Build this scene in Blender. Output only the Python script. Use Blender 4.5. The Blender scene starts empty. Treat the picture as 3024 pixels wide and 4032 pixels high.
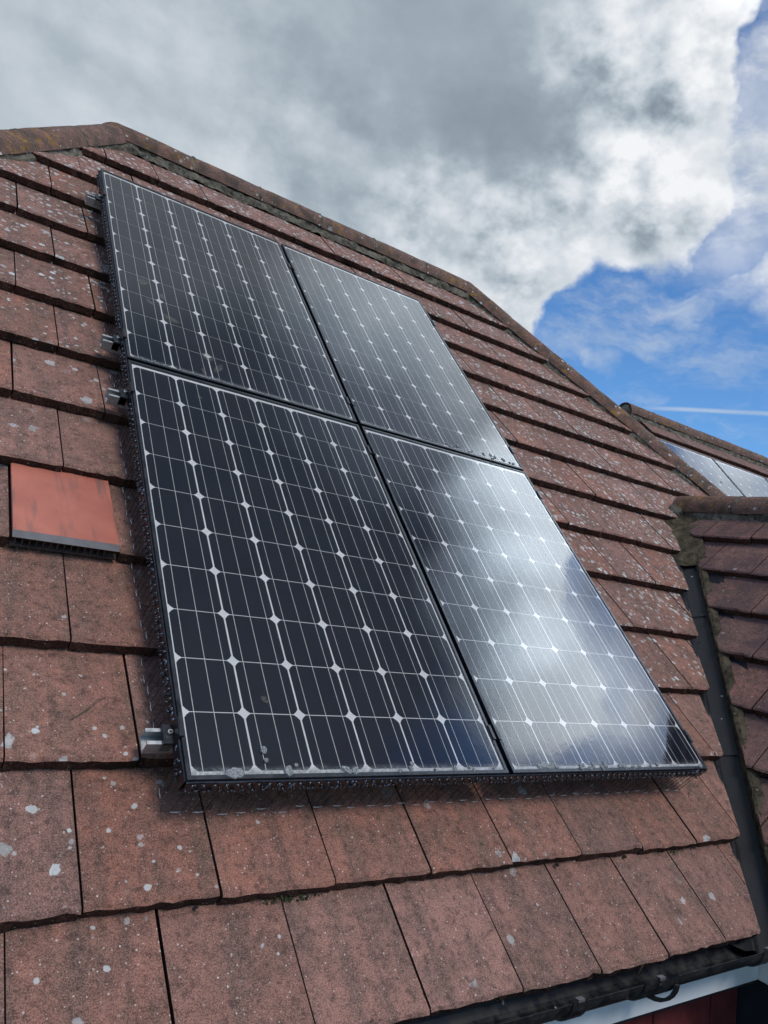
import bpy, bmesh, math, random
from math import radians, sin, cos, tan, pi, atan2, sqrt
from mathutils import Vector, Matrix, noise as mnoise

random.seed(7)
scene = bpy.context.scene
COL = scene.collection
TH = radians(44.0)                 # pitch of the main slope
CS, SN = cos(TH), sin(TH)
Z0 = 5.2                           # height of the slope's reference line above the ground

# ------------------------------------------------------------------ camera
cam = bpy.data.cameras.new('camera')
cam_o = bpy.data.objects.new('camera', cam); COL.objects.link(cam_o)
cx = Vector((0.81143441, -0.56271776, 0.15786995))
cy = Vector((0.17251169, -0.02747498, -0.98462421))
cz = Vector((0.55840301, 0.82619238, 0.07478125))
m = Matrix.Identity(4)
for i in range(3):
    m[i][0] = cx[i]; m[i][1] = -cy[i]; m[i][2] = -cz[i]
m.translation = Vector((-0.70888, -1.63980, 0.53657 + Z0))
cam_o.matrix_world = m
cam.sensor_fit = 'VERTICAL'; cam.sensor_height = 36.0; cam.sensor_width = 27.0
cam.lens = 27.217
cam.clip_start = 0.02; cam.clip_end = 5000
scene.camera = cam_o

# ------------------------------------------------------------------ light and sky
SUN_AZ, SUN_EL = radians(172), radians(50)        # azimuth from +Y towards +X

def azel(az, el):
    az, el = radians(az), radians(el)
    return (sin(az) * cos(el), cos(az) * cos(el), sin(el))

sun = bpy.data.lights.new('sun', 'SUN'); sun.energy = 1.35; sun.angle = radians(20)
sun.color = (1.0, 0.95, 0.88)
sun_o = bpy.data.objects.new('sun', sun); COL.objects.link(sun_o)
sd = Vector((sin(SUN_AZ) * cos(SUN_EL), cos(SUN_AZ) * cos(SUN_EL), sin(SUN_EL)))
sun_o.rotation_euler = sd.to_track_quat('Z', 'Y').to_euler()
sun_o.location = (6, -6, 14)

scene.view_settings.view_transform = 'Standard'
scene.view_settings.look = 'None'
scene.view_settings.gamma = 1.0
scene.view_settings.exposure = 0.32
scene.view_settings.use_curve_mapping = False
cy_ = scene.cycles
cy_.max_bounces = 5; cy_.diffuse_bounces = 2; cy_.glossy_bounces = 3; cy_.transmission_bounces = 2; cy_.transparent_max_bounces = 8
cy_.use_adaptive_sampling = True; cy_.adaptive_threshold = 0.02
cy_.caustics_reflective = False; cy_.caustics_refractive = False


class NT:
    """Small helper round a node tree."""
    def __init__(self, tree):
        self.t = tree; self.n = tree.nodes; self.l = tree.links

    def new(self, typ, **kw):
        nd = self.n.new(typ)
        for k, v in kw.items():
            setattr(nd, k, v)
        return nd

    def put(self, sock, v):
        if hasattr(v, 'is_output') or isinstance(v, bpy.types.NodeSocket):
            self.l.new(v, sock)
        else:
            if isinstance(v, (tuple, list)) and len(v) == 3 and sock.type == 'RGBA':
                v = (*v, 1.0)
            sock.default_value = v

    def math(self, op, a, b=None, c=None, clamp=False):
        nd = self.new('ShaderNodeMath', operation=op, use_clamp=clamp)
        self.put(nd.inputs[0], a)
        if b is not None: self.put(nd.inputs[1], b)
        if c is not None: self.put(nd.inputs[2], c)
        return nd.outputs[0]

    def vmath(self, op, a, b=None, out=0):
        nd = self.new('ShaderNodeVectorMath', operation=op)
        self.put(nd.inputs[0], a)
        if b is not None: self.put(nd.inputs[1], b)
        return nd.outputs['Value'] if op in ('DOT_PRODUCT', 'LENGTH') else nd.outputs[0]

    def rng(self, v, a, b, c=0.0, d=1.0, smooth=True):
        nd = self.new('ShaderNodeMapRange', interpolation_type='SMOOTHSTEP' if smooth else 'LINEAR', clamp=True)
        self.put(nd.inputs[0], v)
        for i, x in enumerate((a, b, c, d)):
            self.put(nd.inputs[1 + i], x)
        return nd.outputs[0]

    def noise(self, vec, scale, detail=4.0, rough=0.55, dist=0.0):
        nd = self.new('ShaderNodeTexNoise')
        self.put(nd.inputs['Vector'], vec)
        nd.inputs['Scale'].default_value = scale; nd.inputs['Detail'].default_value = detail
        nd.inputs['Roughness'].default_value = rough; nd.inputs['Distortion'].default_value = dist
        return nd.outputs[0]

    def voro(self, vec, scale, rand=1.0):
        nd = self.new('ShaderNodeTexVoronoi')
        self.put(nd.inputs['Vector'], vec)
        nd.inputs['Scale'].default_value = scale; nd.inputs['Randomness'].default_value = rand
        return nd.outputs['Distance'], nd.outputs['Color']

    def mix(self, f, a, b, mode='MIX'):
        nd = self.new('ShaderNodeMix', data_type='RGBA', blend_type=mode)
        self.put(nd.inputs['Factor'], f)
        self.put(nd.inputs[6], a); self.put(nd.inputs[7], b)
        return nd.outputs[2]

    def sep(self, v):
        nd = self.new('ShaderNodeSeparateXYZ'); self.put(nd.inputs[0], v); return nd.outputs

    def comb(self, x, y, z):
        nd = self.new('ShaderNodeCombineXYZ')
        for i, k in enumerate((x, y, z)): self.put(nd.inputs[i], k)
        return nd.outputs[0]

    def bump(self, h, strength, dist=0.001):
        nd = self.new('ShaderNodeBump')
        nd.inputs['Strength'].default_value = strength; nd.inputs['Distance'].default_value = dist
        self.put(nd.inputs['Height'], h)
        return nd.outputs[0]


world = bpy.data.worlds.new('World'); scene.world = world
world.use_nodes = True
g = NT(world.node_tree); g.n.clear()
tc = g.new('ShaderNodeTexCoord')
D = g.vmath('NORMALIZE', tc.outputs['Generated'])
sky = g.new('ShaderNodeTexSky', sky_type='NISHITA', sun_disc=False)
sky.sun_elevation = SUN_EL; sky.sun_rotation = SUN_AZ
sky.altitude = 0.0; sky.air_density = 1.0; sky.dust_density = 0.3; sky.ozone_density = 3.0


def blob(az, el, r, w, inner=0.0):
    d = g.vmath('DOT_PRODUCT', Dw, azel(az, el))
    return g.rng(d, cos(radians(r)), cos(radians(inner)), 0.0, w)


def add(lst):
    s = lst[0]
    for x in lst[1:]:
        s = g.math('ADD', s, x)
    return s


# warped direction, so that no cloud keeps a round outline
wn = g.new('ShaderNodeTexNoise'); g.put(wn.inputs['Vector'], D)
wn.inputs['Scale'].default_value = 7.0; wn.inputs['Detail'].default_value = 5.0; wn.inputs['Roughness'].default_value = 0.6
wv = g.vmath('MULTIPLY', g.vmath('SUBTRACT', wn.outputs['Color'], (0.5, 0.5, 0.5)), (0.10, 0.10, 0.09))
Dw = g.vmath('NORMALIZE', g.vmath('ADD', D, wv))
stretch = g.vmath('MULTIPLY', D, (1.0, 1.0, 1.3))
f_low = g.noise(stretch, 1.7, 2, 0.5)
f_mid = g.noise(stretch, 4.6, 3, 0.5)
f_bil = g.noise(stretch, 9.5, 7, 0.57)
f_off = g.noise(g.vmath('ADD', stretch, (0.016, -0.012, 0.022)), 9.5, 4, 0.57)
relief = g.math('SUBTRACT', f_bil, f_off)          # bright sides of the billows turned to the sun
f_fine = f_bil
# thin high veil
veil = g.rng(g.noise(g.vmath('MULTIPLY', Dw, (2.2, 2.2, 6.0)), 2.8, 5, 0.62), 0.44, 0.74, 0.0, 0.55)
veil = g.math('ADD', veil, g.math('MULTIPLY', g.math('ADD', blob(58, 29.5, 8, 0.60, 2), g.math('ADD', blob(92, 35, 15, 0.60, 4), blob(79, 28, 8, 0.6, 3))), g.rng(f_bil, 0.2, 0.55, 0.4, 1.0)), clamp=True)

cover = add([
    g.math('MULTIPLY_ADD', f_low, 1.7, -0.72),
    g.math('MULTIPLY_ADD', f_mid, 0.9, -0.45),
    g.math('MULTIPLY_ADD', f_bil, 1.9, -0.95),
    blob(8, 32, 26, 1.4, 8), blob(28, 34, 24, 1.4, 8), blob(40, 33, 14, 1.2, 5),
    blob(30, 22, 12, 1.0, 3), blob(38, 22, 7, 0.9, 2), blob(47.5, 32.5, 9, 0.95, 2), blob(51.3, 26.5, 5.5, 1.25, 1),
    blob(47, 40, 9, 0.9, 2), blob(54.3, 39, 3.4, 1.0, 0.5), blob(58.5, 22.5, 3.6, 0.95, 0.5),
    blob(48.0, 18, 2.6, 1.2, 0.3), blob(40.2, 18.5, 3.6, 0.95, 0.5),
    blob(53, 15.5, 12, -1.2, 2), blob(47.3, 22.0, 4.6, -0.95, 0.3), blob(57.2, 35.2, 4.2, -1.5, 0.5), blob(60.5, 31, 4.5, -0.9, 0.5), blob(44.3, 19.3, 3.0, -0.7, 0.5), blob(56, 25.5, 2.2, -0.8, 0.3),
    # overhead and to the right of the frame: what the panels mirror
    blob(36, 62, 24, 0.9, 12), blob(92, 66, 22, 1.3, 10), blob(60, 50, 11, 0.9, 3),
    blob(97, 43, 7, 1.2, 2), blob(89, 46.5, 7, 1.2, 2), blob(79, 45, 8, 1.1, 2), blob(90, 35, 8, -1.1, 2), blob(85.5, 40, 4, -1.0, 1), blob(71, 31, 5, 1.2, 2),
])
alpha = g.math('MAXIMUM', g.rng(cover, -0.22, 0.85), veil)
thick = g.rng(cover, 0.2, 1.5)
bright = add([blob(48, 34.5, 7, 0.8, 1), blob(46.5, 28, 6, 0.8, 1), blob(52, 30, 7, 0.9, 1), blob(36.5, 23.5, 8, 0.9, 1), blob(42, 25.5, 6, 0.7, 1), blob(49.5, 37, 6, 0.5, 1), blob(52.5, 25.5, 5, 0.7, 1),
              blob(55, 38, 5, 1.0, 1), blob(40.5, 19, 4, 0.8, 1), blob(58, 23, 5, 0.8, 1), blob(26, 25, 10, 0.35, 2), blob(43.5, 36.5, 5, 0.45, 1), blob(12, 33, 12, 0.15, 2)])

light = add([
    g.math('MULTIPLY_ADD', f_mid, 0.20, -0.10),
    g.math('MULTIPLY', relief, g.math('MULTIPLY_ADD', bright, 1.0, 0.22)),
    g.math('MULTIPLY', g.math('SUBTRACT', f_bil, 0.5), g.math('MULTIPLY_ADD', bright, 0.50, 0.12)),
    g.math('MULTIPLY_ADD', thick, -0.17, 0.775),
    g.math('MULTIPLY', bright, 0.20),
    blob(8, 31, 20, 0.05, 4), blob(34, 32, 13, -0.10, 2), blob(40, 31, 8, -0.12, 1), blob(25, 34, 12, -0.03, 3),
    blob(34, 62, 22, 0.06, 8), blob(95, 67, 24, -0.75, 12),
])
light = g.math('MAXIMUM', light, 0.16)
ramp = g.new('ShaderNodeValToRGB')
g.put(ramp.inputs[0], g.math('MULTIPLY', light, 0.85))
els = ramp.color_ramp.elements
els[0].position = 0.12; els[0].color = (0.125, 0.155, 0.195, 1)
els[1].position = 1.0; els[1].color = (0.72, 0.735, 0.755, 1)
e2 = els.new(0.43); e2.color = (0.275, 0.33, 0.378, 1)
e2 = els.new(0.66); e2.color = (0.48, 0.525, 0.57, 1)
# extra brightness put into cloud, haze and sky where the panels mirror them
glow = add([blob(97, 41.5, 8, 9.0, 0), blob(89.5, 46, 6.5, 8.0, 0), blob(79, 45.5, 7, 9.5, 0), blob(92, 36, 15, 1.6, 2), blob(79, 29, 8, 1.6, 2), blob(61, 50, 14, 2.8, 2), blob(71, 31, 6, 3.5, 1)])
cloudcol = g.vmath('MULTIPLY', ramp.outputs[0], g.comb(*[g.math('ADD', glow, 1.0)] * 3))
mirrored_sky = blob(92, 36, 17, 1.0, 3)
sky_boost = g.math('MULTIPLY_ADD', mirrored_sky, 5.0, 1.0)
tint = g.mix(mirrored_sky, (0.56, 0.88, 1.16), (0.80, 0.92, 1.08))
skycol = g.vmath('MULTIPLY', g.mix(1.0, sky.outputs[0], tint, 'MULTIPLY'), g.comb(sky_boost, sky_boost, sky_boost))

# vapour trail low over the far roof
tn = Vector(azel(51.9, 14.2)).cross(Vector(azel(59.6, 14.35))).normalized()
tr_d = g.math('ABSOLUTE', g.vmath('DOT_PRODUCT', g.vmath('NORMALIZE', g.vmath('ADD', D, g.vmath('MULTIPLY', wv, (0.03, 0.03, 0.03)))), tuple(tn)))
tr = g.rng(tr_d, 0.0003, 0.0040, 0.52, 0.0)
tr = g.math('MULTIPLY', tr, g.rng(g.vmath('DOT_PRODUCT', D, azel(60, 14.3)), cos(radians(9.5)), cos(radians(5)), 0.0, 1.0))
tr = g.math('MULTIPLY', tr, g.rng(f_bil, 0.3, 0.6, 0.55, 1.0))
alpha = g.math('MAXIMUM', alpha, tr)

bg1 = g.new('ShaderNodeBackground'); g.put(bg1.inputs[0], skycol); bg1.inputs[1].default_value = 0.105
bg2 = g.new('ShaderNodeBackground'); g.put(bg2.inputs[0], cloudcol); bg2.inputs[1].default_value = 1.0
mx = g.new('ShaderNodeMixShader'); g.put(mx.inputs[0], alpha)
g.l.new(bg1.outputs[0], mx.inputs[1]); g.l.new(bg2.outputs[0], mx.inputs[2])
wo = g.new('ShaderNodeOutputWorld'); g.l.new(mx.outputs[0], wo.inputs[0])
world.cycles.sampling_method = 'MANUAL'; world.cycles.sample_map_resolution = 1024

# ------------------------------------------------------------------ materials
MATS = {}


def material(name, fn):
    mt = bpy.data.materials.new(name); mt.use_nodes = True
    t = NT(mt.node_tree); b = t.n['Principled BSDF']
    fn(t, b); MATS[name] = mt
    return mt


def plain(name, col, rough=0.6, metal=0.0, var=0.25, scale=30.0, bump=0.15, spec=0.5):
    def f(t, b):
        pos = t.new('ShaderNodeNewGeometry').outputs['Position']
        n = t.noise(pos, scale, 5, 0.6)
        c = t.mix(t.rng(n, 0.3, 0.7), tuple(x * (1 - var) for x in col), tuple(min(1, x * (1 + var)) for x in col))
        t.put(b.inputs['Base Color'], c)
        t.put(b.inputs['Roughness'], t.rng(n, 0.2, 0.8, max(0.02, rough - 0.1), min(1, rough + 0.12)))
        b.inputs['Metallic'].default_value = metal
        b.inputs['Specular IOR Level'].default_value = spec
        if bump:
            t.put(b.inputs['Normal'], t.bump(t.noise(pos, scale * 6, 4, 0.6), bump, 0.001))
    return material(name, f)


def concrete_tile(name, a, b_, algae, lich_gain, orange, rough_grain=1.0, purple=0.0):
    """Weathered granular concrete roof tile with blotches of pale lichen."""
    def f(t, bs):
        geo = t.new('ShaderNodeNewGeometry'); pos = geo.outputs['Position']
        rnd = t.new('ShaderNodeObjectInfo').outputs['Random']
        oc = t.sep(t.new('ShaderNodeTexCoord').outputs['Object'])
        p0 = t.sep(pos)
        base = t.mix(t.rng(t.noise(pos, 13, 5, 0.68), 0.36, 0.62), a, b_)
        # broad weathering bands running down each tile
        sv = t.comb(t.math('MULTIPLY_ADD', rnd, 57.0, t.math('MULTIPLY', oc[0], 11.0)), t.math('MULTIPLY', oc[1], 1.6), t.math('MULTIPLY', rnd, 31.0))
        band = t.rng(t.noise(sv, 1.0, 4, 0.6, 0.6), 0.45, 0.68)
        base = t.mix(t.math('MULTIPLY', band, 0.72), base, algae)
        run = t.rng(t.noise(t.comb(t.math('MULTIPLY', p0[0], 26.0), t.math('MULTIPLY', p0[2], 1.3), 0.0), 1.0, 4, 0.6, 0.5), 0.52, 0.70, 0.0, 0.55)
        base = t.mix(run, base, (0.075, 0.055, 0.045))
        hsv = t.new('ShaderNodeHueSaturation')
        t.put(hsv.inputs['Color'], base)
        t.put(hsv.inputs['Value'], t.math('MULTIPLY_ADD', rnd, 0.36, 0.84))
        t.put(hsv.inputs['Saturation'], t.math('MULTIPLY_ADD', t.math('FRACT', t.math('MULTIPLY', rnd, 7.3)), 0.24, 0.80))
        base = hsv.outputs[0]
        # darker algae clouds
        p = t.sep(pos)
        hi = t.rng(t.math('ADD', t.math('MULTIPLY', p[0], 0.42), t.math('SUBTRACT', p[2], Z0)), 0.55, 1.75, 0.0, 1.0)
        al = t.rng(t.noise(pos, 7.5, 6, 0.74), 0.44, 0.66)
        base = t.mix(t.math('MULTIPLY', al, t.math('MULTIPLY_ADD', hi, 0.32, 0.60)), base, algae)
        # grain of the sanded surface
        gr = t.noise(pos, 340, 2, 0.8)
        base = t.mix(t.rng(gr, 0.36, 0.64, 0.0, 1.0), t.mix(0.50, base, (0.022, 0.013, 0.011)), t.mix(0.26, base, (0.72, 0.40, 0.30)))
        gr2 = t.noise(pos, 44, 4, 0.78)
        base = t.mix(t.rng(gr2, 0.34, 0.50, 0.60, 0.0), base, (0.055, 0.036, 0.030))
        base = t.mix(t.rng(gr2, 0.54, 0.68, 0.0, 0.30), base, (0.52, 0.24, 0.18))
        d, c = t.voro(pos, 125)
        cs_ = t.sep(c)
        sp = t.rng(t.math('SUBTRACT', t.math('MULTIPLY_ADD', cs_[0], 1.05, -0.72), d), -0.02, 0.06)
        base = t.mix(t.math('MULTIPLY', sp, t.math('MULTIPLY_ADD', cs_[1], 0.6, 0.25)), base, (0.72, 0.62, 0.54))
        # lichen: more of it high up and towards the valley
        patch = t.rng(t.noise(pos, 4.2, 3, 0.6), 0.32, 0.64, 0.30, 1.0)
        dens = t.math('MULTIPLY', t.math('MULTIPLY', t.math('ADD', hi, 0.07), lich_gain), patch)
        low_l = t.math('MULTIPLY', t.rng(p[0], -0.35, 0.75, 1.0, 0.0), t.rng(p[2], Z0 - 0.1, Z0 + 0.55, 1.0, 0.0))
        dens = t.math('MAXIMUM', dens, t.math('MULTIPLY', low_l, 0.32 * lich_gain))
        flat_d = t.math('MULTIPLY', t.rng(t.noise(pos, 2.3, 2, 0.5), 0.40, 0.62, 0.05, 1.0), lich_gain)
        flat_d = t.math('MAXIMUM', flat_d, t.math('MULTIPLY', low_l, 0.55 * lich_gain))
        wob = t.math('MULTIPLY_ADD', t.noise(pos, 80, 3, 0.6), 0.40, -0.20)
        wob = t.math('ADD', wob, t.math('MULTIPLY_ADD', t.noise(pos, 33, 2, 0.5), 0.5, -0.25))
        for sc, lim, col, mx_ in ((46, 0.42, (0.58, 0.59, 0.54), 0.95), (27, 0.48, (0.56, 0.57, 0.53), 0.95), (17.0, 0.34, (0.40, 0.41, 0.38), 0.75)):
            d, c = t.voro(t.vmath('ADD', pos, (sc * 0.37, sc * 0.11, 0)), sc)
            cc = t.sep(c)
            size = t.math('MULTIPLY', t.math('SUBTRACT', t.math('MULTIPLY_ADD', dens if sc > 20 else flat_d, lim, 0.05 * min(1, lich_gain)), cc[0]), 1.8)
            size = t.math('MINIMUM', size, 0.36)
            mk = t.rng(t.math('ADD', t.math('SUBTRACT', size, d), wob), -0.02, 0.07)
            mk = t.math('MULTIPLY', mk, t.rng(cc[1], 0.0, 1.0, mx_ - 0.6, mx_, False))
            base = t.mix(mk, base, t.mix(t.math('MULTIPLY', cc[2], t.rng(gr2, 0.35, 0.6)), col, (0.70, 0.71, 0.68)))
        if orange:
            om = t.math('MULTIPLY', t.rng(t.noise(pos, 19, 5, 0.7), 0.54, 0.62), t.rng(t.noise(pos, 2.6, 3, 0.5), 0.44, 0.56))
            base = t.mix(t.math('MULTIPLY', om, orange), base, (0.40, 0.20, 0.025))
            dk = t.rng(t.noise(pos, 11, 5, 0.72), 0.46, 0.64)
            base = t.mix(t.math('MULTIPLY', dk, 0.7), base, (0.05, 0.046, 0.035))
        if purple:
            base = t.mix(t.math('MULTIPLY', t.rng(t.noise(pos, 4.2, 5, 0.6), 0.42, 0.66), purple), base, (0.085, 0.055, 0.062))
        t.put(bs.inputs['Base Color'], base)
        bs.inputs['Roughness'].default_value = 0.92
        bs.inputs['Specular IOR Level'].default_value = 0.28
        h = t.math('ADD', gr, t.math('MULTIPLY', gr2, 1.6))
        t.put(bs.inputs['Normal'], t.bump(h, 0.85 * rough_grain, 0.0024))
    return material(name, f)


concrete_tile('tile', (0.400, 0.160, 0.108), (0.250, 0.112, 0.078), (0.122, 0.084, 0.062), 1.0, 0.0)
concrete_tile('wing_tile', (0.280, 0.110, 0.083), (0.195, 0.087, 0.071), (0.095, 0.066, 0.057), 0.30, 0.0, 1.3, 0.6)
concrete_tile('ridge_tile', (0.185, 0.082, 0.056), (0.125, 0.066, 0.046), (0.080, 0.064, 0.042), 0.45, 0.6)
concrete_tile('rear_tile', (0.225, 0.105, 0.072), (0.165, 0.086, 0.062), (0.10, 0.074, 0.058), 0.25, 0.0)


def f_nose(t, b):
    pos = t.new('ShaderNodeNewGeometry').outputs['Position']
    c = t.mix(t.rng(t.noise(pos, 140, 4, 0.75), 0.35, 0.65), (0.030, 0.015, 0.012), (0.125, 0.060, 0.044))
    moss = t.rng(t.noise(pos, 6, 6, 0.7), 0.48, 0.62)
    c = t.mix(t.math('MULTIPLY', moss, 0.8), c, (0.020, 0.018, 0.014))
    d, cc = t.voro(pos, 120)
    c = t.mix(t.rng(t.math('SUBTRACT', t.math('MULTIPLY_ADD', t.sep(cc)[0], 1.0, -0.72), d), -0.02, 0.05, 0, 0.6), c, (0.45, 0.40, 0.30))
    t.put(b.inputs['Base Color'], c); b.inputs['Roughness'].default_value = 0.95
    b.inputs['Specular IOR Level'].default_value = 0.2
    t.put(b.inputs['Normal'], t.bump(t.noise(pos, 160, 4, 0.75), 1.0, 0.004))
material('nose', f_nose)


def f_mortar(t, b):
    pos = t.new('ShaderNodeNewGeometry').outputs['Position']
    c = t.mix(t.rng(t.noise(pos, 14, 6, 0.7), 0.35, 0.65), (0.085, 0.075, 0.056), (0.235, 0.205, 0.155))
    c = t.mix(t.rng(t.noise(pos, 30, 5, 0.7), 0.54, 0.66, 0, 0.8), c, (0.022, 0.020, 0.016))
    d, cc = t.voro(pos, 30)
    c = t.mix(t.rng(t.math('SUBTRACT', t.math('MULTIPLY_ADD', t.sep(cc)[0], 0.9, -0.66), d), -0.02, 0.05, 0, 0.8), c, (0.42, 0.43, 0.38))
    t.put(b.inputs['Base Color'], c); b.inputs['Roughness'].default_value = 0.95
    b.inputs['Specular IOR Level'].default_value = 0.2
    t.put(b.inputs['Normal'], t.bump(t.noise(pos, 55, 6, 0.75), 1.0, 0.012))
material('mortar', f_mortar)


def f_vmortar(t, b):
    f_mortar(t, b)
    src = b.inputs['Base Color'].links[0].from_socket
    t.put(b.inputs['Base Color'], t.mix(1.0, src, (0.55, 0.50, 0.42), 'MULTIPLY'))
material('valley_mortar', f_vmortar)

plain('underlay', (0.02, 0.017, 0.016), 0.9)
plain('black_metal', (0.013, 0.014, 0.018), 0.33, 0.0, 0.3, 25, 0.1)
plain('black_plastic', (0.010, 0.012, 0.017), 0.30, 0.0, 0.4, 60, 0.25)
plain('clip_plastic', (0.035, 0.038, 0.046), 0.12, 0.0, 0.3, 60, 0.0, 1.0)
plain('aluminium', (0.50, 0.50, 0.49), 0.38, 0.55, 0.12, 60, 0.1)
plain('steel', (0.70, 0.69, 0.66), 0.22, 1.0, 0.1, 60, 0.0)
plain('wire', (0.045, 0.032, 0.028), 0.4, 0.6, 0.4, 120, 0.0)
plain('wire_bright', (0.60, 0.59, 0.57), 0.3, 0.3, 0.12, 120, 0.0)
plain('glue', (0.20, 0.25, 0.33), 0.25, 0.0, 0.3, 80, 0.3)
plain('backsheet', (0.82, 0.83, 0.84), 0.45, 0.0, 0.06, 12, 0.0)
plain('ribbon', (0.86, 0.86, 0.83), 0.36, 0.35, 0.08, 200, 0.0)
plain('white_upvc', (0.86, 0.86, 0.86), 0.35, 0.0, 0.05, 5, 0.0)
plain('dark_strip', (0.030, 0.028, 0.034), 0.7, 0.0, 0.4, 20, 0.3)
plain('dark_wall', (0.012, 0.015, 0.024), 0.8, 0.0, 0.3, 12, 0.4)
plain('brick_wall', (0.22, 0.10, 0.07), 0.9, 0.0, 0.3, 8, 0.6)
plain('twig', (0.16, 0.115, 0.075), 0.85, 0.0, 0.4, 60, 0.5)
plain('cane', (0.42, 0.39, 0.30), 0.7, 0.0, 0.2, 60, 0.2)
plain('ground', (0.075, 0.085, 0.045), 0.95, 0.0, 0.4, 0.8, 0.6)
plain('moss', (0.045, 0.060, 0.016), 0.95, 0.0, 0.5, 120, 0.8)
plain('debris', (0.018, 0.016, 0.014), 0.95, 0.0, 0.6, 90, 0.8)


def f_gutter(t, b):
    pos = t.new('ShaderNodeNewGeometry').outputs['Position']
    n = t.noise(pos, 22, 5, 0.65)
    c = t.mix(t.rng(n, 0.35, 0.7), (0.008, 0.009, 0.011), (0.030, 0.029, 0.027))
    d, cc = t.voro(t.vmath('MULTIPLY', pos, (1.0, 1.0, 0.45)), 48)
    k = t.sep(cc)
    c = t.mix(t.rng(t.math('SUBTRACT', t.math('MULTIPLY_ADD', k[0], 1.0, -0.80), d), -0.02, 0.05, 0, 0.7), c, (0.42, 0.41, 0.34))
    t.put(b.inputs['Base Color'], c); t.put(b.inputs['Roughness'], t.rng(n, 0.3, 0.7, 0.30, 0.62))
    t.put(b.inputs['Normal'], t.bump(t.noise(pos, 130, 4, 0.7), 0.3, 0.002))
material('gutter_black', f_gutter)


def f_red(t, b):
    pos = t.new('ShaderNodeNewGeometry').outputs['Position']
    r = t.new('ShaderNodeObjectInfo').outputs['Random']
    c = t.mix(t.rng(t.noise(pos, 16, 5, 0.65), 0.3, 0.7), (0.115, 0.012, 0.012), (0.20, 0.028, 0.024))
    c = t.mix(t.math('MULTIPLY', r, 0.45), c, (0.07, 0.012, 0.014))
    t.put(b.inputs['Base Color'], c); b.inputs['Roughness'].default_value = 0.8
    t.put(b.inputs['Normal'], t.bump(t.noise(pos, 120, 4, 0.7), 0.4, 0.002))
material('red_tile', f_red)


def f_vent(t, b):
    oc = t.new('ShaderNodeTexCoord').outputs['Object']; o = t.sep(oc)
    c = t.mix(t.rng(t.noise(oc, 9, 4, 0.6), 0.3, 0.7), (0.44, 0.130, 0.084), (0.53, 0.168, 0.108))
    st = t.noise(t.comb(t.math('MULTIPLY', o[0], 17.0), t.math('MULTIPLY', o[1], 2.6), 3.7), 1.0, 5, 0.6)
    c = t.mix(t.rng(st, 0.50, 0.66, 0.0, 0.6), c, (0.125, 0.088, 0.082))
    c = t.mix(t.rng(t.noise(oc, 160, 3, 0.7), 0.66, 0.74, 0, 0.5), c, (0.55, 0.38, 0.30))
    t.put(b.inputs['Base Color'], c); b.inputs['Roughness'].default_value = 0.5
    t.put(b.inputs['Normal'], t.bump(t.noise(oc, 140, 3, 0.6), 0.12, 0.001))
material('vent_red', f_vent)
plain('vent_grey', (0.125, 0.115, 0.115), 0.6, 0.0, 0.25, 30, 0.2)
plain('vent_dark', (0.12, 0.040, 0.032), 0.8, 0.0, 0.3, 30, 0.2)
plain('vent_rib', (0.085, 0.055, 0.048), 0.7, 0.0, 0.3, 30, 0.2)


def f_cell(t, b):
    oc = t.new('ShaderNodeTexCoord').outputs['Object']; o = t.sep(oc)
    r = t.new('ShaderNodeObjectInfo').outputs['Random']
    c = t.mix(t.rng(r, 0.2, 0.9), (0.0042, 0.0085, 0.0205), (0.0070, 0.0090, 0.0220))
    t.put(b.inputs['Base Color'], c); b.inputs['Roughness'].default_value = 0.45
    b.inputs['Specular IOR Level'].default_value = 0.25
material('cell', f_cell)


def f_glass(t, b):
    t.n.remove(b)
    out = t.n['Material Output']
    pos = t.new('ShaderNodeNewGeometry').outputs['Position']
    nb = t.bump(t.noise(pos, 46, 2, 0.5), 0.06, 0.0016)
    gl = t.new('ShaderNodeBsdfGlossy'); gl.inputs['Roughness'].default_value = 0.045
    t.put(gl.inputs['Normal'], nb)
    tr_ = t.new('ShaderNodeBsdfTransparent')
    fr = t.new('ShaderNodeFresnel'); fr.inputs['IOR'].default_value = 1.58
    ms = t.new('ShaderNodeMixShader'); t.put(ms.inputs[0], fr.outputs[0])
    t.l.new(tr_.outputs[0], ms.inputs[1]); t.l.new(gl.outputs[0], ms.inputs[2])
    # film of dust on the glass
    df = t.new('ShaderNodeBsdfDiffuse'); df.inputs[0].default_value = (0.30, 0.30, 0.29, 1)
    m2 = t.new('ShaderNodeMixShader')
    oy = t.sep(t.new('ShaderNodeTexCoord').outputs['Object'])[1]
    silt = t.math('MULTIPLY', t.rng(t.math('SUBTRACT', oy, t.math('MULTIPLY', t.noise(pos, 28, 5, 0.7), 0.030)), -0.004, 0.022, 1.0, 0.0), t.rng(t.noise(pos, 90, 4, 0.7), 0.30, 0.65, 0.05, 0.75))
    t.put(m2.inputs[0], t.math('ADD', t.rng(t.noise(pos, 7, 5, 0.65), 0.3, 0.75, 0.003, 0.016), silt, clamp=True))
    t.l.new(ms.outputs[0], m2.inputs[1]); t.l.new(df.outputs[0], m2.inputs[2])
    t.l.new(m2.outputs[0], out.inputs[0])
material('glass', f_glass)


def f_clear(t, b):
    t.n.remove(b)
    tr_ = t.new('ShaderNodeBsdfTransparent'); t.l.new(tr_.outputs[0], t.n['Material Output'].inputs[0])
material('glass_under', f_clear)


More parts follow.
